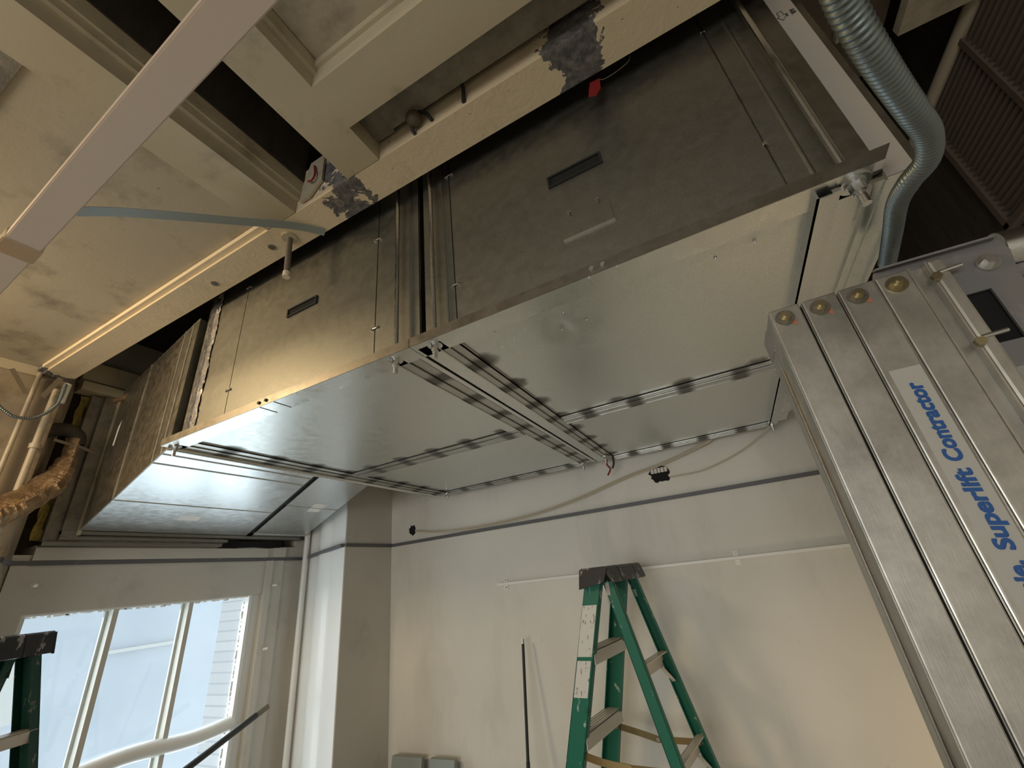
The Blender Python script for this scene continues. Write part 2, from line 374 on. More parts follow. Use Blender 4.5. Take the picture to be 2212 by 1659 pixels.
ku = thing('lamp_holder', 'dark round lamp holder with black leads above the peeling beam', 'lamp holder', (-.52, .64, 3.1))
hs = MB(); bmesh.ops.create_uvsphere(hs.bm, u_segments=20, v_segments=12, radius=.024, matrix=Matrix.Translation((-.515, .636, 3.040)))
hs.build('holder_body', M_brown, ku, smooth='all')
for p in ([(-.495, .636, 3.055), (-.475, .642, 3.045), (-.462, .655, 3.018)], [(-.525, .640, 3.03), (-.53, .65, 3.015), (-.528, .658, 3.008)]): T(smooth_path(p, 6), .006, 8).build('lead', M_rubber, ku, smooth=True)
tag(T(smooth_path([(-.345, .644, 3.075), (-.342, .648, 3.05), (-.350, .657, 3.010)], 6), .006, 8).build('loose_cable', M_rubber), 'single short black cable drooping beside the grey recessed channel', 'cable')
tag(B(-.03, .17, .640, .66, 3.10, 3.134).build('slot_lamp', M_brown), 'narrow dark brown slot frame tucked behind the peeled end of the beam', 'frame')
tag(B(-3.16, -3.05, -4, .66, 2.985, 3.035).build('ceiling_moulding', M_cream), 'cream moulding along the top of the left wall', 'moulding')
# hanging bolt, strap, pale strip, right hand pieces
hb = thing('hanging_bolt', 'dusty threaded bolt hanging down from the peeling beam beside the strap', 'bolt', (-1.175, .727, 2.81))
T([(-1.178, .725, 3.0), (-1.172, .73, 2.83)], .0105, 12).build('shank', M_rust, hb, smooth=True)
T([(-1.172, .73, 2.832), (-1.172, .73, 2.81)], .013, 12).build('tip', M_peel, hb, smooth=True)
T([(-1.178, .725, 3.0), (-1.178, .725, 2.992)], .028, 24).build('washer', M_cream, hb, smooth=True)
tag(MB().ribbon(smooth_path([(-1.44, .245, 2.845), (-1.36, .33, 2.872), (-1.2, .55, 2.94), (-1.10, .69, 2.982), (-1.05, .775, 2.995)], 8), (1, -.8, .0), .036, .002).build('hanger_strap', plain('blue_grey_strap', (.34, .385, .38), .5, .3)), 'flat blue-grey metal strap reaching from the pale strip to the beam', 'strap')
ps = thing('pale_strip', 'long pinkish white metal strip crossing the ceiling close to the camera', 'metal strip', (-1.0, .215, 2.8))
M_strip = plain('pale_pink_enamel', (.57, .47, .385), .5)
def strip(x0, x1, g=0.):
    yc = lambda x: .1735 - .0385 * (x + .55)
    c = [(x0, yc(x0) - .038 - g, 2.80 - g), (x1, yc(x1) - .037 - g, 2.80 - g), (x1, yc(x1) + .037 + g, 2.80 - g), (x0, yc(x0) + .038 + g, 2.80 - g)]
    mb = MB().hexa(c + [(p[0], p[1], 2.835 + g) for p in c]); bmesh.ops.bevel(mb.bm, geom=mb.bm.edges[:], offset=.003, segments=2, affect='EDGES'); return mb
strip(-1.64, .99).build('strip_front_length', M_strip, ps)
strip(-3.06, -1.70).build('strip_rear_length', M_strip, ps)
strip(-1.72, -1.635, .005).build('joining_clip', plain('bright_clip', (.80, .74, .66), .25, 1.), ps)
struct('ceiling_right_panel', B(.786, 1.0, .55, 1.128, 3.0, 3.03), M_panel)
struct('ceiling_right_brown_panel', B(.50, .80, .84, 1.30, 3.10, 3.13), M_brown)
tag(B(.665, .685, .90, 1.12, 3.075, 3.098).build('batten', M_panel), 'thin pale batten on the brown ceiling panel beside the flexible conduit', 'batten')
tag(T([(.975, .3, 3.03), (.975, 1.95, 3.03)], .021, 16).build('straight_pipe', plain('beige_pipe', (.40, .34, .25), .5), smooth=True), 'straight beige pipe running past the top of the brown grille', 'pipe')
gr = thing('wall_grille', 'dark brown slatted grille high on the right wall', 'grille', (.98, .5, 2.55))
M_gr = plain('brown_grille_slat', (.105, .078, .058), .5)
for k in range(22):
    z = 2.555 + k * .0215; MB().prism([(.985, .02, z), (.97, .02, z + .006), (.97, .02, z + .009), (.985, .02, z + .004)], (0, 1.51, 0)).build('slat', M_gr, gr)
fr = MB(); fr.box(.962, .99, 1.525, 1.545, 2.53, 3.03); fr.box(.965, .986, 1.245, 1.262, 2.54, 3.03); fr.box(.965, .986, .60, .617, 2.54, 3.03); fr.box(.962, .99, .0, 1.545, 2.525, 2.545); fr.box(.962, .99, .0, .02, 2.53, 3.03)
fr.build('grille_frame', M_gr, gr); B(.99, .998, .0, 1.54, 2.53, 3.03).build('backing', M_black, gr)

# ------------------------------------------------------------------ ventilation units
def bolt_set(parent, x, y, z, s=1., up=.0, name='hanger_nut'):
    q = MB(); q.tube([(x, y, z + .002), (x, y, z - .0035 * s)], .021 * s, 22); q.tube([(x, y, z), (x, y, z - .007 * s)], .014 * s, 20)
    q.tube([(x, y, z - .006 * s), (x, y, z - .019 * s)], .0105 * s, 6); q.tube([(x, y, z - .019 * s), (x, y, z - .024 * s)], .009 * s, 14)
    q.tube([(x, y, z - .02 * s), (x, y, z - .043 * s)], .0062 * s, 12)
    return q.build(name, M_zinc, parent, smooth=True)
def screw(parent, x, z, y=.84, tilt=.01):
    q = MB(); q.tube([(x, y + .001, z), (x, y - .003, z)], .0045, 10); q.tube([(x, y - .002, z), (x + .003, y - .008, z - .016)], .0018, 6)
    q.build('screw', M_zinc, parent, smooth=True)
def latch(parent, x, z):
    q = MB(); q.tube([(x - .012, .838, z), (x + .012, .836, z - .002)], .0025, 8); q.tube([(x - .012, .84, z), (x - .012, .834, z)], .005, 10); q.tube([(x + .012, .84, z), (x + .012, .834, z)], .005, 10)
    q.build('panel_catch', M_zinc, parent, smooth=True)
def handle(parent, x0, x1, z0, z1):
    q = MB(); y = .8335; t_ = .006
    q.box(x0 - t_, x1 + t_, y, .8405, z1, z1 + t_); q.box(x0 - t_, x1 + t_, y, .8405, z0 - t_, z0); q.box(x0 - t_, x0, y, .8405, z0, z1); q.box(x1, x1 + t_, y, .8405, z0, z1)
    o = q.build('recessed_handle', M_rubber, parent); B(x0, x1, .8385, .8402, z0, z1).build('handle_recess', M_black, o)
def dent(parent, x, y, w_, l_, name='dent'):
    q = MB(); q.tube([(x, y, 2.3632), (x, y, 2.3608)], [w_, w_ * .7], 12); q.build(name, M_zinc, parent, smooth=True)

UA = thing('ventilation_unit', 'left galvanised duct unit with warm shiny front, joined to the flared ducts', 'duct unit', (-1.23, 1.7, 2.35))
UB = thing('ventilation_unit', 'right galvanised duct unit with dark front, dented underside and pale cardboard edge', 'duct unit', (-.13, 1.7, 2.35))
# housings
B(-1.80, -.662, .845, 2.55, 2.372, 3.14).build('housing', M_angle, UA)
B(-.643, .395, .845, 2.58, 2.372, 3.14).build('housing', M_angle, UB)
# front panels
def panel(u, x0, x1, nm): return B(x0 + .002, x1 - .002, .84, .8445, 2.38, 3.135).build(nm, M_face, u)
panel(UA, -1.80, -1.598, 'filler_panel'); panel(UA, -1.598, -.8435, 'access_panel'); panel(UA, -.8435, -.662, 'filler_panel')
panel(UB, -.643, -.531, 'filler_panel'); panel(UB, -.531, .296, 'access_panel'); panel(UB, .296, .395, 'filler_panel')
# soft raised folds beside the joint
for x, u in ((-.695, UA), (-.561, UB), (.345, UB)):
    T([(x, .8435, 2.38), (x, .8435, 3.13)], .006, 12).build('panel_fold', M_face, u, smooth=True)
handle(UA, -1.292, -1.143, 2.751, 2.776); handle(UB, -.192, -.045, 2.742, 2.772)
for z in (3.03, 2.53): latch(UA, -1.60, z)
for z in (2.52, 2.90): latch(UA, -.845, z)
for z in (2.55, 3.02): latch(UB, -.531, z)
screw(UB, .2935, 3.02); screw(UB, .297, 2.56)
for x, z in ((-.157, 2.622), (-.078, 2.622)): screw(UB, x, z)
cp = B(-.184, -.05, .8375, .8402, 2.534, 2.60).build('cover_plate', M_face, UB)
B(-.186, -.048, .8345, .8402, 2.529, 2.5345).build('cover_lip', M_lip, cp)
# hanger rods in front of the panels
def rod(u, x, y=.81, top=3.30):
    q = MB(); q.tube([(x, y, 2.33), (x, y, top)], .0072, 10); return q.build('hanger_rod', M_zinc, u, smooth=True)
rod(UA, -.728); rod(UB, -.589); rod(UB, .378)
bolt_set(UA, -.728, .81, 2.352); bolt_set(UB, -.589, .81, 2.352); bolt_set(UB, .378, .81, 2.350, 1.25)
bolt_set(UA, -1.767, 2.52, 2.35); bolt_set(UA, -.731, 2.52, 2.35); bolt_set(UB, -.57, 2.45, 2.35); bolt_set(UB, .325, 2.52, 2.35)
# front angle rails
def angle(u, x0, x1, x1t=None):
    q = MB(); q.box(x0, x1, .775, .7775, 2.35, 2.378); q.build('front_angle', M_angle, u)
    q = MB(); q.box(x0, x1, .7775, .845, 2.35, 2.3525); q.build('bottom_lip', M_lip, u)
angle(UA, -1.862, -.652)
angle(UB, -.650, .405)
MB().prism([(.405, .775, 2.35), (.418, .775, 2.35), (.436, .775, 2.378), (.405, .775, 2.378)], (0, .0025, 0)).build('angle_tip', M_angle, UB)
MB().prism([(.405, .7775, 2.35), (.418, .7775, 2.35), (.418, .80, 2.35), (.405, .80, 2.35)], (0, 0, .002)).build('lip_tag', M_paper, UB)
# underside sheets
def under(u, x0, x1, y0, y1):
    nx, ny = 40, 50; q = MB(); vv = []
    for j in range(ny + 1):
        r_ = []
        for i in range(nx + 1):
            x = x0 + (x1 - x0) * i / nx; y = y0 + (y1 - y0) * j / ny; z = 2.3625
            for cx_, cy_, s_, h_ in ((-.27, .977, .022, .014), (-.20, .970, .014, .010), (-.22, 1.05, .06, -.004), (-.27, .86, .02, .005), (.20, .90, .05, .006), (-1.25, 1.2, .3, .0)):
                z += h_ * math.exp(-((x - cx_) ** 2 + (y - cy_) ** 2) / (2 * s_ * s_))
            r_.append(q.bm.verts.new((x, y, z)))
        vv.append(r_)
    for j in range(ny):
        for i in range(nx): q.bm.faces.new([vv[j][i], vv[j][i + 1], vv[j + 1][i + 1], vv[j + 1][i]])
    return q.build('underside_sheet', M_galv, u, smooth='all')
for _x, _y in ((-.274, .977), (-.198, .970), (-.272, .853), (.222, .842), (.216, .902), (.127, .849), (.134, .906), (-.24, .90), (-.43, .87), (-.45, .95), (-.40, .93)): dent(UB, _x, _y, .004, 0, 'fixing')
under(UA, -1.80, -.70, .816, 2.55); under(UB, -.60, .33, .816, 2.58)
def chan_y(u, x0, x1, y0, y1, zb=2.350):   # channel across the unit with a fold line
    q = MB(); q.box(x0, x0 + .004, y0, y1, zb - .002, 2.372); q.box(x0, x0 + (x1 - x0) * .45, y0, y1, zb, zb + .004)
    q.box(x0 + (x1 - x0) * .48, x1, y0, y1, zb + .005, zb + .009); q.box(x1 - .003, x1, y0, y1, zb + .005, 2.372)
    return q.build('cross_channel', M_chY, u)
def chan_x(u, x0, x1, y0, y1, zb=2.350):
    q = MB(); q.box(x0, x1, y1 - .004, y1, zb - .002, 2.372); q.box(x0, x1, y0 + (y1 - y0) * .4, y1, zb, zb + .004)
    q.box(x0, x1, y0, y0 + (y1 - y0) * .37, zb + .005, zb + .009)
    return q.build('lengthwise_channel', M_chX, u)
chan_y(UA, -1.842, -1.765, .80, 2.55); chan_y(UA, -.742, -.672, .80, 2.55)
chan_x(UA, -1.765, -.752, 1.635, 1.725); chan_x(UA, -1.765, -.745, 2.50, 2.56)
B(-.80, -.742, .816, 2.55, 2.357, 2.3615).build('side_flat', M_galv, UA)
B(-.672, -.655, .80, 2.55, 2.354, 2.372).build('joint_angle', M_lip, UA)
B(-.640, -.590, .80, 2.55, 2.350, 2.362).build('side_flat', M_lip, UB)
chan_y(UB, -.590, -.535, .80, 2.55); chan_x(UB, -.535, .31, 1.635, 1.715); chan_x(UB, -.535, .33, 2.53, 2.585)
rc = MB(); rc.box(.312, .316, .80, 2.52, 2.335, 2.372); rc.box(.312, .338, .80, 2.52, 2.335, 2.338); rc.box(.338, .352, .80, 2.52, 2.338, 2.346)
rc.build('end_channel', M_zinc, UB)
B(.352, .397, .80, 2.52, 2.350, 2.356).build('end_flat', M_lip, UB)
# filter section and pale cardboard
M_card = plain('pale_filter_card', (.36, .33, .29), .75)
fs = MB(); fs.box(.395, .398, .842, 2.4, 2.352, 2.372); fs.box(.398, .414, .842, 2.4, 2.358, 2.364); fs.box(.414, .417, .842, 2.4, 2.350, 2.372); fs.box(.417, .436, .842, 2.4, 2.356, 2.364); fs.box(.436, .439, .842, 2.4, 2.352, 2.37); fs.box(.439, .474, .842, 2.4, 2.357, 2.37)
fs.box(.397, .474, .85, 2.4, 2.364, 3.14)
fs.build('filter_track', M_lip, UB)
B(.400, .4385, .838, .8445, 2.375, 3.135).build('track_upright', M_angle, UB)
fc_ = B(.4385, .4825, .840, .8495, 2.358, 3.135).build('filter_card', M_card, UB)
B(.4825, .496, .842, .90, 2.345, 3.135).build('edge_angle', M_angle, UB)
B(.474, .4825, .842, 2.4, 2.347, 2.36).build('edge_lip', M_lip, UB)
def text(body, name, mat, parent, origin, xdir, ydir, width, height=None, shear=0., offset=0., bold=0.):
    cu = bpy.data.curves.new(name, 'FONT'); cu.body = body; cu.size = 1; cu.shear = shear; cu.offset = offset; cu.extrude = 0.0
    ob_ = bpy.data.objects.new(name, cu); col.objects.link(ob_); bpy.context.view_layer.update()
    dg = bpy.context.evaluated_depsgraph_get(); me = bpy.data.meshes.new_from_object(ob_.evaluated_get(dg))
    bpy.data.objects.remove(ob_); bpy.data.curves.remove(cu)
    xs = [v.co.x for v in me.vertices]; ys = [v.co.y for v in me.vertices]; x0_, x1_ = min(xs), max(xs)
    sx = width / (x1_ - x0_); sy = sx if height is None else height / (max(ys) - 0)
    X, Y = Vector(xdir), Vector(ydir); nn = X.cross(Y)
    off = Vector((0, 0, 0)); q = parent
    while q is not None: off += q.location; q = q.parent
    bm = bmesh.new(); bm.from_mesh(me)
    if bold:
        base = bm.copy(); 
        for iz, (dx, dy) in enumerate(((bold, 0), (0, bold), (bold, bold), (bold / 2, bold / 2))):
            mp = {v: bm.verts.new((v.co.x + dx, v.co.y + dy, v.co.z + .00006 * (iz + 1))) for v in base.verts}
            for f in base.faces: bm.faces.new([mp[v] for v in f.verts])
        base.free()
    for v in bm.verts: v.co = Vector(origin) + X * (v.co.x - x0_) * sx + Y * v.co.y * sy + X.cross(Y) * v.co.z - off
    r_ = bmesh.ops.extrude_face_region(bm, geom=bm.faces[:]); bmesh.ops.translate(bm, verts=[g for g in r_['geom'] if isinstance(g, bmesh.types.BMVert)], vec=nn * .0004)
    bmesh.ops.recalc_face_normals(bm, faces=bm.faces[:]); bm.to_mesh(me); bm.free(); me.name = name
    o = bpy.data.objects.new(name, me); col.objects.link(o); me.materials.append(mat); o.parent = parent; return o
text('AIR', 'airflow_text', M_black, fc_, (.468, .8396, 2.925), (0, 0, -1), (1, 0, 0), .022, .010, offset=.02)
text('FLOW', 'airflow_text', M_black, fc_, (.458, .8396, 2.918), (0, 0, -1), (1, 0, 0), .012, .004)
ar = MB()
pa = [(.445, 2.935), (.455, 2.935), (.455, 2.918), (.462, 2.918), (.449, 2.900), (.441, 2.918), (.446, 2.918), (.445, 2.935)]
pa = [(x, .8393, z) for x, z in pa]
ar.tube(pa, .0006, 5); ar.build('airflow_arrow', M_black, fc_)
# pencil ticks, rivets and tabs on the frames
q = MB()
for k in range(8):
    x = -1.29 + k * .014; h = random.uniform(.010, .024); q.box(x, x + .0016, 2.505 - h / 2, 2.505 + h / 2, 2.3488, 2.3499)
q.build('pencil_ticks', M_pencil, UA)
q = MB()
for k in range(6):
    x = -.17 + k * .013; h = random.uniform(.010, .024); q.box(x, x + .0016, 2.545 - h / 2, 2.545 + h / 2, 2.3488, 2.3499)
q.build('pencil_ticks', M_zinc, UB)
for x in (-1.282, -1.212): B(x - .0012, x + .0012, .779, .842, 2.3488, 2.3499).build('seam_mark', M_pencil, UA)
for u, xs_, mt in ((UA, (-1.282, -1.247), M_rubber), (UB, (-.123, -.097), M_zinc)):
    for x in xs_: T([(x, .776, 2.364), (x, .770, 2.364)], .0055, 10).build('rivet', mt, u, smooth=True)
for x in (-.135, -.069): B(x - .0015, x + .0015, .782, .805, 2.344, 2.350).build('lip_tab', M_zinc, UB)
rt = thing('red_tag', 'small dark red plastic tag on a wire loop under the peeling beam', 'tag', (0, .79, 2.95))
q = MB().prism([(-.010, .79, 2.995), (.018, .79, 2.992), (.012, .79, 2.95), (-.004, .79, 2.935), (-.024, .79, 2.945), (-.018, .79, 2.97)], (0, .004, 0)); q.build('tag_body', M_red, rt)
T(smooth_path([(.014, .79, 2.992), (.026, .79, 2.978), (.06, .79, 2.978), (.10, .79, 2.992), (.11, .785, 3.015)], 6), .0012, 6).build('wire_loop', M_angle, rt)
# left flange, foil tape, connector pieces of unit A
B(-1.866, -1.842, .80, 2.56, 2.352, 2.372).build('end_lip', M_zinc, UA)
T([(-1.852, .80, 2.345), (-1.852, 2.50, 2.345)], .011, 12).build('rolled_edge', M_zinc, UA, smooth=True)
bolt_set(UA, -1.832, .812, 2.352)
tp = MB(); vv = []
for j in range(60):
    z = 2.38 + .75 * j / 59; w0 = -1.822; w1 = -1.783 + .004 * math.sin(j * .37) + random.uniform(-.003, .003)
    vv.append([tp.bm.verts.new((w0 + (w1 - w0) * k / 4, .836 + random.uniform(-.003, .002), z)) for k in range(5)])
for a_, b_ in zip(vv, vv[1:]):
    for k in range(4): tp.bm.faces.new([a_[k], a_[k + 1], b_[k + 1], b_[k]])
tp.build('foil_tape', M_tape, UA)
B(-1.835, -1.822, .822, .86, 2.375, 3.14).build('corner_bead', M_zinc, UA)
B(-1.846, -1.836, .835, 2.5, 2.38, 3.14).build('dark_gap_strip', M_rubber, UA)
# ------------------------------------------------------------------ flared ducts to the window wall
def lerp(a, b, t): return tuple(a[i] + (b[i] - a[i]) * t for i in range(3))
def flared(label, y0s, y1s, y0e, y1e, seams, tags, side_label=False, filler=False):
    zs0, zs1 = 2.352, 2.955; ze0, ze1 = 2.234, 3.065; xs, xe = -1.868, -3.205
    u = thing('flared_duct', label, 'duct', ((xs + xe) / 2, (y0s + y1s) / 2, 2.3))
    c = {'s00': (xs, y0s, zs0), 's01': (xs, y0s, zs1), 's10': (xs, y1s, zs0), 's11': (xs, y1s, zs1), 'e00': (xe, y0e, ze0), 'e01': (xe, y0e, ze1), 'e10': (xe, y1e, ze0), 'e11': (xe, y1e, ze1)}
    if filler:
        f0 = [(xs, y1s + .003, zs0 + .012), (xs, y1s + .030, zs0 + .012), (xe, y1e + .036, ze0 + .012), (xe, y1e + .003, ze0 + .012)]
        MB().prism(f0, (0, 0, .3)).build('dark_gap_strip', M_black, u)  # black filler added so the open gap between the ducts looks dark
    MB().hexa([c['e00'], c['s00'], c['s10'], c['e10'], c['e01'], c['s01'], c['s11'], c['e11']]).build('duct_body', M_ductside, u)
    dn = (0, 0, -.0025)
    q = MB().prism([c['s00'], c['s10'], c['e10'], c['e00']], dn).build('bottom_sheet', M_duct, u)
    for t0 in seams:
        a_, b_ = lerp(c['s00'], c['e00'], t0), lerp(c['s10'], c['e10'], t0)
        m_ = MB(); m_.ribbon([(a_[0], a_[1], a_[2] - .004), (b_[0], b_[1], b_[2] - .004)], (1, 0, 0), .007, .004); m_.build('standing_seam', M_lip, u)
        a_, b_ = lerp(c['s00'], c['e00'], t0), lerp(c['s01'], c['e01'], t0)
        m_ = MB(); m_.ribbon([(a_[0], a_[1] - .003, a_[2]), (b_[0], b_[1] - .003, b_[2])], (1, 0, 0), .007, .004); m_.build('side_seam', M_lip, u)
    if filler: m_ = MB(); m_.tube([c['s00'], c['e00']], .004, 8); m_.tube([c['s01'], c['e01']], .003, 8); m_.build('corner_seam', M_lip, u)
    def bp(t0, v): return lerp(lerp(c['s00'], c['e00'], t0), lerp(c['s10'], c['e10'], t0), v)
    for (t0, t1, v0, v1) in tags:
        pts = [bp(t0, v0), bp(t0, v1), bp(t1, v1), bp(t1, v0)]
        MB().prism([(p[0], p[1], p[2] - .0028) for p in pts], (0, 0, -.0006)).build('paper_tag', M_paper, u)
    if side_label:
        def spt(t0, v): return lerp(lerp(c['s00'], c['e00'], t0), lerp(c['s01'], c['e01'], t0), v)
        pts = [spt(.665, .47), spt(.74, .56), spt(.77, .66), spt(.70, .55)]
        pts = [(-2.93, 0, 2.80), (-2.945, 0, 2.655), (-2.985, 0, 2.665), (-2.975, 0, 2.775)]
        def ys(x): return y0s + (y0e - y0s) * (x - xs) / (xe - xs) - .002
        MB().prism([(p[0], ys(p[0]), p[2]) for p in pts], (0, -.0006, 0)).build('side_label', M_paper, u)
    return u
flared('front flared galvanised duct, wide bright underside left of the black gap', .805, 1.485, 1.062, 1.99, (.05, .13, .53), [(.66, .74, .42, .55)], True, True)
flared('narrow rear flared galvanised duct beside the white column, beyond the black gap', 1.520, 1.865, 2.034, 2.468, (.40, .93), [(.33, .46, .45, .68)])
# frame set into the wall round the ducts
lf = thing('duct_opening_frame', 'dusty grey metal frame round the wall opening where the flared ducts enter', 'frame', (-3.2, 1.7, 2.17))
q = MB(); q.box(-3.23, -3.175, .985, 1.055, 2.20, 3.04); q.box(-3.23, -3.20, .93, .985, 2.17, 3.01); q.build('left_jamb', paint('dusty_frame_metal', (.21, .19, .16), (.06, .05, .04), 14, .45, .7, .7, .55), lf)
B(-3.20, -3.165, 1.045, 1.062, 2.21, 3.06).build('jamb_lip', M_panel, lf)
q = MB(); q.box(-3.24, -3.19, .93, 1.83, 2.160, 2.178); q.box(-3.24, -3.18, .985, 1.86, 2.188, 2.205); q.box(-3.24, -3.17, .985, 2.47, 2.214, 2.232); q.build('bottom_rail', M_angle, lf)
B(-3.245, -3.20, .985, 1.84, 2.17, 2.225).build('rail_core', M_soot, lf)
_g = [(1.80, 2.172), (1.86, 2.150), (1.93, 2.146), (1.98, 2.160), (2.10, 2.165), (2.22, 2.158), (2.31, 2.163), (2.32, 2.205), (2.18, 2.212), (2.0, 2.205), (1.9, 2.215), (1.82, 2.19)]
tag(MB().prism([(-3.244, y, z) for y, z in _g], (-.004, 0, 0)).build('rough_gap', M_black), 'ragged black gap in the wall under the rear flared duct', 'hole')
wl = MB(); vv = []
for j in range(26):
    z = 2.19 + j * .033; vv.append([wl.bm.verts.new((-3.27 + random.uniform(0, .02), .90 + .012 * k + random.uniform(-.004, .004), z)) for k in range(4)])
for a_, b_ in zip(vv, vv[1:]):
    for k in range(3): wl.bm.faces.new([a_[k], a_[k + 1], b_[k + 1], b_[k]])
tag(wl.build('insulation_strip', M_yellow), 'torn yellow glass wool strip left of the duct frame', 'insulation')

# ------------------------------------------------------------------ pipes and lagging at the left wall
def pipe(pts, r, mat, label, name='wall_pipe', cat='pipe', n=14): return tag(T(pts, r, n).build(name, mat, smooth=True), label, cat)
M_opipe = paint('old_painted_pipe', (.42, .36, .27), (.20, .15, .10), 20, .5, .7, .6, .45)
pv = thing('wall_pipe', 'thick painted vertical pipe with a coupling left of the foil lagging', 'pipe', (-3.04, .755, 2.0))
T([(-3.035, .735, 1.9), (-3.035, .735, 2.93)], .015, 14).build('pipe_body', M_opipe, pv, smooth=True)
T([(-3.035, .735, 2.60), (-3.035, .735, 2.625)], .022, 16).build('coupling', M_opipe, pv, smooth=True)
T([(-3.03, .765, 2.86), (-3.02, .765, 2.97)], .016, 12).build('elbow', M_white, pv, smooth=True)
pipe([(-3.045, .655, 2.0), (-3.045, .655, 3.0)], .010, M_opipe, 'thin painted vertical pipe nearest the left picture edge')
tag(MB().ribbon([(-3.0, .545, 2.97), (-3.0, .625, 2.86)], (0, 0, 1), .02, .004).build('bracket_bar', M_rust), 'rusty slanted bar hanging under the left ceiling moulding', 'bar')
tag(MB().ribbon([(-3.0, .725, 2.985), (-3.0, .685, 2.86)], (0, 0, 1), .022, .004).build('bracket_bar', M_rust), 'short rusty bar under the left end of the peeling beam', 'bar')
def corrugated(pts, r, pitch, depth, label, mat, name, n=20, spiral=False):
    path = smooth_path(pts, 40); L_ = [0]
    for a_, b_ in zip(path, path[1:]): L_.append(L_[-1] + (b_ - a_).length)
    tot = L_[-1]; k = max(8, int(tot / pitch * 6)); out = []; rr = []; i = 0
    for j in range(k + 1):
        s_ = tot * j / k
        while i < len(L_) - 2 and L_[i + 1] < s_: i += 1
        t = (s_ - L_[i]) / max(1e-9, L_[i + 1] - L_[i]); out.append(path[i].lerp(path[i + 1], t)); rr.append(r - depth * (.5 - .5 * math.cos(2 * math.pi * s_ / pitch)))
    return tag(T(out, rr, n).build(name, mat, smooth='all'), label, 'conduit')
corrugated([(-2.95, .50, 2.80), (-2.96, .565, 2.745), (-2.97, .62, 2.722), (-2.98, .69, 2.745), (-3.0, .748, 2.84), (-3.0, .752, 2.96)], .0085, .009, .003, 'thin grey flexible conduit looping under the left moulding', M_flex, 'flexible_conduit', 10)
lg = thing('lagged_pipe', 'bent pipe wrapped in brown crumpled foil with a black foam collar', 'pipe', (-3.1, .85, 2.4))
T(smooth_path([(-3.10, .745, 2.655), (-3.10, .775, 2.715), (-3.10, .84, 2.745), (-3.10, .895, 2.72), (-3.10, .905, 2.67)], 6), [.030] * 8 + [.036] * 10 + [.036] * 7, 14).build('foam_collar', paint('black_foam', (.035, .028, .02), (.01, .008, .006), 30, .4, .7, .5, .9, .6), lg, smooth=True)
T([(-3.09, .89, 2.70), (-3.09, .885, 2.56)], .028, 14).build('foil_neck', M_foil, lg, smooth=True)
vv = []; q = MB(); pth = smooth_path([(-3.09, .885, 2.58), (-3.07, .865, 2.48), (-3.02, .80, 2.38), (-2.98, .72, 2.30), (-2.95, .63, 2.24)], 10)
q.tube(pth, [.038 + .026 * min(1, i / 14) + random.uniform(-.005, .005) for i in range(len(pth))], 12); q.build('foil_lagging', M_foil, lg)
tag(T([(-3.05, .80, 2.665), (-3.08, .93, 2.655), (-3.14, 1.01, 2.648)], .008, 10).build('support_rod', M_rust, smooth=True), 'rusty rod crossing in front of the black foam collar', 'rod')
tag(T(smooth_path([(-3.10, .995, 2.965), (-3.07, 1.04, 3.0), (-3.0, 1.045, 3.03), (-2.96, 1.04, 3.045)], 6), .014, 10).build('sealant_roll', paint('brown_sealant', (.17, .11, .06), (.06, .04, .02), 25, .4, .7, .6, .8, .6)), 'rolled brown strip on the top corner of the duct frame', 'strip')
pw = thing('riser_pipe', 'white painted riser pipe in the corner right of the window', 'pipe', (-3.12, 2.47, 0))
T([(-3.125, 2.462, 0), (-3.125, 2.462, 2.33)], .021, 18).build('pipe_body', M_splay, pw, smooth=True)
# ------------------------------------------------------------------ back wall fittings
wr_ = thing('wall_track', 'long narrow white metal track across the back wall behind the ladder', 'track', (-.5, 2.66, 1.72))
B(-1.495, .98, 2.655, 2.68, 1.7135, 1.7295, bevel=.002).build('track_bar', M_white, wr_)
for x in (-1.437, -.038, .9):
    for s_ in (1, -1):
        q = B(x - .012, x + .012, 2.6745, 2.680, 1.7215 + s_ * .0215 - .0125, 1.7215 + s_ * .0215 + .0125).build('fixing_tab', M_white, wr_)
        T([(x, 2.6745, 1.7215 + s_ * .0225), (x, 2.671, 1.7215 + s_ * .0225)], .0045, 10).build('fixing_screw', M_angle, q, smooth=True)
def ragged(cx_, cz_, rx, rz, label, seed):
    rnd = random.Random(seed); pts = []
    for k in range(22):
        a_ = 2 * math.pi * k / 22; f_ = rnd.uniform(.72, 1.15); pts.append((cx_ + rx * f_ * math.cos(a_), 2.678, cz_ + rz * f_ * math.sin(a_)))
    return tag(MB().prism(pts, (0, .004, 0)).build('wall_hole', M_black), label, 'hole')
ragged(-2.215, 2.168, .033, .040, 'small ragged black hole near the column end of the back wall', 3)
ragged(-.316, 2.222, .062, .052, 'larger ragged dark hole in the back wall above the ladder', 5)
q = MB()
for k in range(5):
    x = -.355 + k * .02; q.tube([(x, 2.676, 2.235), (x + .004, 2.668, 2.262)], .009, 8)
tag(q.build('pipe_stubs', M_paper, smooth=True), 'pale broken plaster lumps inside the larger wall hole', 'plaster', None)
c1 = [(-2.175, 2.664, 2.156), (-1.9, 2.655, 2.116), (-1.58, 2.655, 2.108), (-1.178, 2.655, 2.125), (-.839, 2.655, 2.174), (-.519, 2.655, 2.246), (-.282, 2.655, 2.284), (.002, 2.62, 2.349), (.06, 2.58, 2.372)]
tag(T(smooth_path(c1, 8), .0055, 8).build('sagging_cable', M_cable, smooth=True), 'upper of two beige cables sagging from the small wall hole to the unit', 'cable')
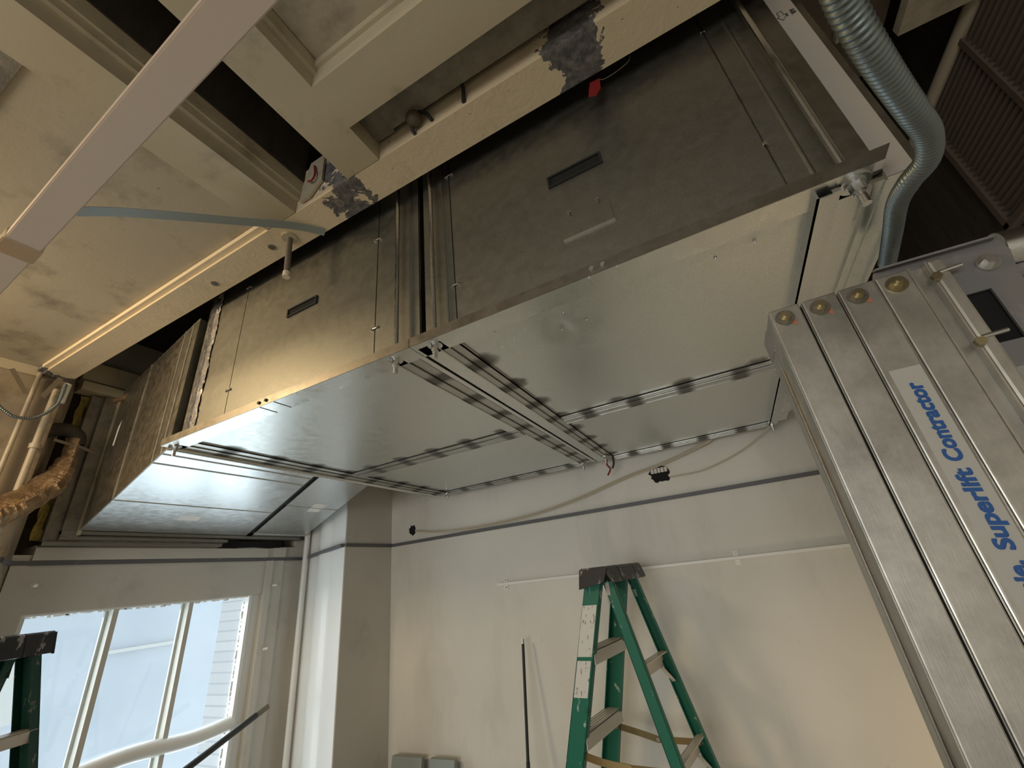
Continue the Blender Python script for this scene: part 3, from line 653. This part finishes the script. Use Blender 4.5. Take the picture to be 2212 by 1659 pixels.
c2 = [(-2.17, 2.664, 2.150), (-1.9, 2.652, 2.108), (-1.58, 2.652, 2.097), (-1.178, 2.652, 2.113), (-.839, 2.652, 2.162), (-.519, 2.652, 2.236), (-.282, 2.652, 2.275), (-.01, 2.62, 2.338), (.05, 2.57, 2.37)]
tag(T(smooth_path(c2, 8), .0045, 8).build('sagging_cable', M_cable, smooth=True), 'lower of two beige cables sagging from the small wall hole to the unit', 'cable')
c3 = [(-.26, 2.668, 2.196), (-.067, 2.655, 2.198), (.149, 2.65, 2.260), (.29, 2.60, 2.33), (.335, 2.52, 2.345)]
tag(T(smooth_path(c3, 8), .004, 8).build('thin_cable', M_cable, smooth=True), 'thin beige cable from the larger wall hole to the corner nut of the right unit', 'cable')
tag(T(smooth_path([(-.583, 2.55, 2.36), (-.59, 2.55, 2.32), (-.575, 2.55, 2.29), (-.598, 2.55, 2.255)], 6), .0055, 8).build('wire_end', M_red, smooth=True), 'red wire end hanging under the rear edge of the units', 'wire')
tag(T(smooth_path([(-.546, 2.55, 2.36), (-.547, 2.55, 2.32), (-.562, 2.55, 2.291)], 6), .006, 8).build('wire_end', M_rubber, smooth=True), 'black wire end hanging beside the red one under the units', 'wire')
for x0, x1, lb_ in ((-2.325, -2.09, 'grey metal sheet leaning in the corner at the column'), (-2.03, -1.85, 'grey metal sheet leaning on the back wall, right of the other sheet')):
    q = MB(); q.prism([(x0, 2.50, .002), (x1, 2.50, .002), (x1, 2.605, .815), (x0, 2.605, .815)], (0, .03, .0))
    tag(q.build('metal_sheet', plain('grey_green_sheet', (.28, .31, .29), .5, .2)), lb_, 'metal sheet')
# hooks on the window wall
def hook(y, z, label, mir=1):
    h_ = thing('wall_hook', label, 'hook', (-3.22, y, z))
    q = MB(); q.tube([(-3.227, y - .010 * mir, z), (-3.205, y + .012 * mir, z + .002)], .0085, 10); q.build('hook_peg', M_white, h_, smooth=True)
    q = MB(); q.ribbon([(-3.2265, y - .045 * mir, z - .01), (-3.2265, y - .008 * mir, z + .032)], (0, 0, 1), .004, .002); q.ribbon([(-3.2265, y - .045 * mir, z - .01), (-3.2265, y - .02 * mir, z - .038)], (0, 0, 1), .004, .002)
    q.build('hook_wire', M_wall2, h_)
hook(2.285, 1.893, 'white peg hook high on the right window casing'); hook(2.272, 1.480, 'white peg hook beside the window panes, below the higher hook'); hook(.965, 1.972, 'painted-over hook high on the left window casing', -1)

# ------------------------------------------------------------------ poles
bp = thing('extension_pole', 'thin black extension pole leaning upright on the back wall left of the ladder', 'pole', (-1.30, 2.40, 0))
top = Vector((-1.317, 2.60, 1.405)); bot = Vector((-1.283, 2.32, .005))
T([top, bot.lerp(top, .62)], .0085, 12).build('upper_tube', M_rubber, bp, smooth=True)
T([bot.lerp(top, .62), bot], .0105, 12).build('lower_tube', M_rubber, bp, smooth=True)
T([top + (top - bot) * .006, top - (top - bot) * .012], .0095, 12).build('pole_tip', M_zinc, bp, smooth=True)
p2 = thing('sloping_pole', 'dark flat-ended pole sloping across the lower window', 'pole', (-2.9, .88, .73))
A_ = Vector((-2.90, 2.12, 1.189)); E_ = Vector((-2.90, 1.743, 1.049)); F_ = A_ + (E_ - A_) * 3.3
q = MB(); q.tube([A_ + (E_ - A_) * .2, F_], .017, 10); q.build('pole_shaft', plain('dark_pole', (.03, .03, .028), .45), p2, smooth=True)
MB().ribbon([A_, A_ + (E_ - A_) * .22], (0, .4, -1), .030, .012).build('flat_end', M_rust, p2)

# ------------------------------------------------------------------ stepladders
def rail_mb(p0, p1, web, flange, along, outn, th=.004):
    """channel rail from p0 (top) to p1 (bottom): web lies along 'along', flanges go along 'outn'"""
    al, on = Vector(along).normalized(), Vector(outn).normalized(); q = MB(); p0, p1 = Vector(p0), Vector(p1)
    def bar(a0, a1, o0, o1):
        P0 = [p0 + al * a + on * o for a, o in ((a0, o0), (a1, o0), (a1, o1), (a0, o1))]
        P1 = [p1 + al * a + on * o for a, o in ((a0, o0), (a1, o0), (a1, o1), (a0, o1))]
        q.hexa(P0 + P1)
    bar(-web / 2, web / 2, 0, th); bar(-web / 2, -web / 2 + th, 0, flange); bar(web / 2 - th, web / 2, 0, flange)
    return q
def ladder():
    # local frame: x = fold direction (front side negative), y = width, z up, origin on the floor under the cap
    o = thing('step_ladder', '', 'ladder')
    def P(mb, nm, mt, par=None, smooth=False):
        ob_ = mb.build(nm, mt, None, smooth); ob_.parent = par or o; return ob_
    H = 1.70
    for s_ in (-1, 1):
        top_ = (-.035, s_ * .168, H - .01); bt = (-.56, s_ * .245, .0)
        rl = P(rail_mb(top_, bt, .083, .030, (1, 0, 0), (0, -s_, 0)), 'front_rail', M_green)
        P(B(bt[0] - .045, bt[0] + .045, bt[1] - .02, bt[1] + .02, 0, .035), 'rubber_foot', M_rubber, rl)
        if s_ == -1:
            def at(z): t = (H - z) / H; return -.035 - .525 * t, -.168 - .077 * t
            for z0, z1, wd, mt in ((1.40, 1.60, .072, M_label), (1.25, 1.385, .068, M_label)):
                xa, ya = at(z0); xb, yb = at(z1)
                P(MB().hexa([(xa - wd / 2, ya - .0015, z0), (xa + wd / 2, ya - .0015, z0), (xa + wd / 2, ya + .001, z0), (xa - wd / 2, ya + .001, z0), (xb - wd / 2, yb - .0015, z1), (xb + wd / 2, yb - .0015, z1), (xb + wd / 2, yb + .001, z1), (xb - wd / 2, yb + .001, z1)]), 'sticker', mt, rl)
        top_ = (.035, s_ * .155, H - .01); bt = (.43, s_ * .215, .0)
        rr_ = P(rail_mb(top_, bt, .048, .024, (1, 0, 0), (0, -s_, 0)), 'rear_rail', M_green)
        P(B(bt[0] - .03, bt[0] + .03, bt[1] - .018, bt[1] + .018, 0, .03), 'rubber_foot', M_rubber, rr_)
    for k, z in enumerate((1.42, 1.12, .82, .52, .22)):
        t = (H - z) / H; x = -.035 - .525 * t; yw = .163 + .077 * t
        q = MB(); q.box(x - .040, x + .040, -yw, yw, z - .003, z); q.box(x + .036, x + .040, -yw, yw, z - .052, z); q.box(x - .040, x - .036, -yw, yw, z - .040, z)
        for g in (-.024, -.008, .008, .024): q.box(x + g - .003, x + g + .003, -yw, yw, z, z + .002)
        P(q, 'step', M_step)
    for k, z in enumerate((1.335, 1.02, .70, .38)):
        t = (H - z) / H; x = .035 + .395 * t; yw = .150 + .06 * t
        q = MB(); q.hexa([(x - .024, -yw, z - .03), (x - .020, -yw, z - .03), (x - .020, yw, z - .03), (x - .024, yw, z - .03), (x - .024, -yw, z + .03), (x - .020, -yw, z + .03), (x - .020, yw, z + .03), (x - .024, yw, z + .03)])
        q.box(x - .024, x + .012, -yw, yw, z + .026, z + .03); q.ribbon([(x - .018, yw - .05, z - .03), (x + .010, yw - .004, z - .09)], (1, 0, 0), .02, .003)
        P(q, 'rear_brace', M_step)
    # cap
    q = MB(); top_z = 1.755
    prof = [(-.085, 1.672), (-.072, top_z - .006), (-.064, top_z), (.060, top_z), (.070, top_z - .008), (.088, 1.690), (.080, 1.684), (.058, top_z - .03), (-.06, top_z - .03), (-.076, 1.670)]
    for y0, y1 in ((-.205, -.196), (-.196, -.10), (-.10, -.094), (-.094, .09), (.09, .096), (.096, .196), (.196, .205)):
        sc_ = .985 if (y1 - y0) < .008 else 1.
        q.prism([(x * sc_, y0, z if z < 1.74 else z - (1 - sc_) * .2) for x, z in prof], (0, y1 - y0, 0))
    for s_ in (-1, 1):
        q.prism([(-.088, s_ * .205, 1.668), (-.072, s_ * .205, top_z - .005), (.068, s_ * .205, top_z - .008), (.040, s_ * .205, 1.69)], (0, s_ * .006, 0))
    P(q, 'cap', M_cap)
    for s_ in (-1, 1):
        P(MB().box(.022, .040, s_ * .155 - .002, s_ * .155 + .002 * s_ + .001, 1.60, 1.685), 'hinge_plate', M_zinc)
        # folding spreader
        za = 1.055; t = (H - za) / H
        ax_, ay_ = -.035 - .525 * t, s_ * (.165 + .077 * t - .012); bx_, by_ = .035 + .395 * t, s_ * (.152 + .06 * t - .012)
        md = ((ax_ + bx_) / 2 + .02, s_ * (abs(ay_) - .02), za - .035)
        sp_ = P(MB().ribbon(smooth_path([(ax_, ay_, za), ((ax_ + md[0]) / 2, ay_, za - .02), md], 6), (0, 0, 1), .026, .004).ribbon([md, ((bx_), by_, za - .03)], (0, 0, 1), .024, .004), 'spreader', M_brass if False else plain('brass_spreader', (.34, .25, .12), .35, .9))
        P(MB().tube([(md[0], md[1] - .006, md[2]), (md[0], md[1] + .006, md[2])], .008, 10), 'spreader_rivet', M_zinc, sp_, True)
    return o
def copy_tree(o, parent=None, swap=None):
    c = o.copy(); col.objects.link(c)
    if parent is not None: c.parent = parent
    if swap and o.type == 'MESH' and o.data.materials[0] in swap:
        c.data = o.data.copy(); c.data.materials[0] = swap[o.data.materials[0]]
    for ch in list(o.children): copy_tree(ch, c, swap)
    return c
lad = ladder(); lad.location = (-.598, 2.235, 0); lad.rotation_euler.z = math.radians(-9)
tag(lad, 'green fibreglass step ladder with black spattered cap standing before the white back wall', 'ladder', 'step ladders')
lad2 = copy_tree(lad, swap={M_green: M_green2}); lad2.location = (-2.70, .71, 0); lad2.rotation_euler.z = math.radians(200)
tag(lad2, 'dark green step ladder cut off by the left picture edge, in front of the window', 'ladder', 'step ladders')

# ------------------------------------------------------------------ material lift
LF = thing('material_lift', 'aluminium telescoping lift mast with blue lettering standing at the right under the unit', 'lift', (.25, .9, 0))
ZT = 2.15; YF = .82; bounds = [(.1685, .2175), (.2225, .2745), (.2785, .3305), (.3335, .378)]
def bolt(par, x, z, mt=M_brass, r=.0155, mark=True):
    q = MB(); q.tube([(x, YF + .001, z), (x, YF - .002, z)], r, 24); o_ = q.build('washer', M_angle if mark else mt, par, smooth=True)
    q = MB(); q.tube([(x, YF - .002, z), (x, YF - .010, z)], r * .62, 6); q.tube([(x, YF - .010, z), (x, YF - .013, z)], r * .5, 16); q.tube([(x, YF - .012, z), (x, YF - .019, z)], r * .33, 12)
    q.build('nut', mt, par, smooth=True)
    if mark: MB().prism([(x + r * .5, YF - .0005, z - r * .2), (x + r * .95, YF - .0005, z - r * .5), (x + r * .9, YF - .0005, z - r * 1.3), (x + r * .45, YF - .0005, z - r * .9)], (0, -.0006, 0)).build('paint_mark', M_orange, par)
zt = ZT
for i, (x0, x1) in enumerate(bounds):
    q = MB(); q.box(x0, x1, YF, YF + .075, .12, ZT, bevel=.0022)
    # raised ridge lines at the left corner, as on the extrusion
    q.box(x0 + .0035, x0 + .0048, YF - .0006, YF + .001, .12, ZT - .001); q.box(x0 - .001, x0 + .001, YF + .006, YF + .012, .12, ZT - .002)
    o_ = q.build('mast_section', M_alu, LF)
    bolt(o_, (x0 + x1) / 2 - .004 + (.004 if i == 3 else 0), ZT - .022, mark=i < 3)
q = MB(); q.box(.2175, .2225, YF + .012, YF + .07, .13, ZT - .004); q.box(.2745, .2785, YF + .012, YF + .07, .13, ZT - .004); q.box(.3305, .3335, YF + .012, YF + .07, .13, ZT - .004); q.build('gap_liner', M_black, LF)
# open channel and tube at the right of the last section
q = MB(); q.box(.378, .402, YF + .016, YF + .020, .12, ZT + .002); q.box(.378, .381, YF, YF + .018, .12, ZT); q.box(.402, .405, YF, YF + .02, .12, ZT + .003); q.box(.405, .424, YF - .002, YF + .02, .12, ZT + .003, bevel=.004)
rs = q.build('carriage_channel', M_alu, LF)
for z in (2.118, 1.995):
    T([(.402, YF - .004, z), (.402, YF - .012, z)], .0075, 6).build('hex_head', M_brass, rs, smooth=True)
    T([(.408, YF - .002, z + .008), (.440, YF - .002, z + .010)], .0035, 8).build('pin', M_zinc, rs, smooth=True)
# bracket plate behind
q = MB(); y0 = YF + .022
pl = [(.338, 2.10), (.338, 2.155), (.345, 2.172), (.36, 2.178), (.50, 2.172), (.512, 2.160), (.514, 2.14), (.505, 2.10), (.505, 1.955), (.43, 1.955), (.43, 1.995), (.466, 1.995), (.466, 2.085), (.43, 2.085), (.43, 2.10)]
q.prism([(x, y0, z) for x, z in pl], (0, .005, 0)); q.prism([(.345, y0 - .016, 2.168), (.50, y0 - .016, 2.162), (.505, y0, 2.166), (.345, y0, 2.174)], (0, 0, .004))
bpz = q.build('bracket_plate', M_plate, LF)
def b2(x, z):
    T([(x, y0, z), (x, y0 - .005, z)], .015, 20).build('plate_washer', M_zinc, bpz, smooth=True); T([(x, y0 - .004, z), (x, y0 - .016, z)], .0085, 6).build('plate_nut', M_zinc, bpz, smooth=True)
b2(.480, 2.128)
T([(.515, .875, 2.155), (.60, .875, 2.145)], .035, 24).build('winch_drum', M_zinc, LF, smooth=True)
B(.42, .50, .852, .93, 1.985, 2.095).build('opening_backing', M_black, LF)  # black box added behind the plate so its opening looks shaded
B(.50, .62, .86, .89, 2.10, 2.12).build('drum_arm', M_plate, LF)
# rear guide rail with the cable
q = MB(); q.box(.1685, .192, .905, .96, .1, 2.115); q.build('guide_rail', M_alu, LF)
q = MB(); q.box(.166, .200, .900, .965, 2.10, 2.152, bevel=.006); tb = q.build('guide_bracket', M_plate, LF)
T([(.183, .912, 2.135), (.183, .886, 2.135)], .010, 6).build('guide_nut', M_brass, tb, smooth=True)
B(.172, .190, .893, .902, 2.055, 2.10).build('bracket_slot', M_black, tb)
sp_ = [];
for k in range(60): a_ = k * .9; sp_.append((.176 + .005 * math.cos(a_), .885 + .005 * math.sin(a_), 2.095 - k * .0007))
T(sp_, .0018, 6).build('cable_spring', M_rust, LF, smooth=True)
T([(.1665, .893, 2.055), (.1665, .893, .15)], .0028, 8).build('hoist_cable', M_angle, LF, smooth=True)
# decal with lettering on the third section
third = [o_ for o_ in LF.children if o_.name.startswith('mast_section')][2]
dc = B(.2875, .3275, YF - .0006, YF + .0002, 1.15, 1.985).build('decal_strip', M_decal, third)
for body, z0, ln in (('Contractor', 1.834, .124), ('Superlift', 1.714, .108), ('Genie.', 1.627, .073)):
    text(body, 'decal_text', M_blue, dc, (.3165, YF - .0008, z0), (0, 0, 1), (-1, 0, 0), ln, .0185, shear=.12, offset=.012, bold=.05)
def scribble(strokes):
    q = MB()
    for s_ in strokes: q.tube(smooth_path([(x, YF - .0006, z) for x, z in s_], 4), .0007, 5)
    q.build('pencil_mark', M_pencil, third)
def five(x, z, s=1.):
    return [[(x + .010 * s, z + .022 * s), (x, z + .020 * s), (x, z + .012 * s), (x + .009 * s, z + .011 * s), (x + .011 * s, z + .004 * s), (x + .003 * s, z - .001 * s)]]
scribble(five(.2815, 1.545, .8) + [[(.292, 1.575), (.300, 1.56), (.293, 1.552), (.303, 1.545)], [(.298, 1.59), (.306, 1.572), (.309, 1.59), (.314, 1.57)]])
scribble(five(.286, 1.455, 1.1))
# base of the lift, below the picture
q = MB(); q.box(.15, .44, .80, .98, .06, .12); bs = q.build('base', M_plate, LF)
for x in (.17, .42):
    lg_ = MB().box(x - .02, x + .02, -.1 + .95, 1.75, .05, .09).build('base_leg', M_alu, LF)
    T([(x - .012, 1.72, .03), (x + .012, 1.72, .03)], .03, 18).build('caster', M_rubber, lg_, smooth=True)
    T([(x - .012, .86, .03), (x + .012, .86, .03)], .03, 18).build('caster', M_rubber, lg_, smooth=True)
# ------------------------------------------------------------------ big flexible conduit at the right
corrugated([(.233, .340, 2.243), (.250, .380, 2.239), (.273, .425, 2.231), (.310, .490, 2.231), (.349, .556, 2.233), (.388, .623, 2.243), (.407, .684, 2.248), (.405, .738, 2.259), (.417, .818, 2.279), (.444, .932, 2.294), (.466, 1.062, 2.296)], .0165, .0085, .0035, 'thick blue-grey flexible metal conduit curving down past the units in front of the grille', M_flex, 'flexible_conduit', 22)
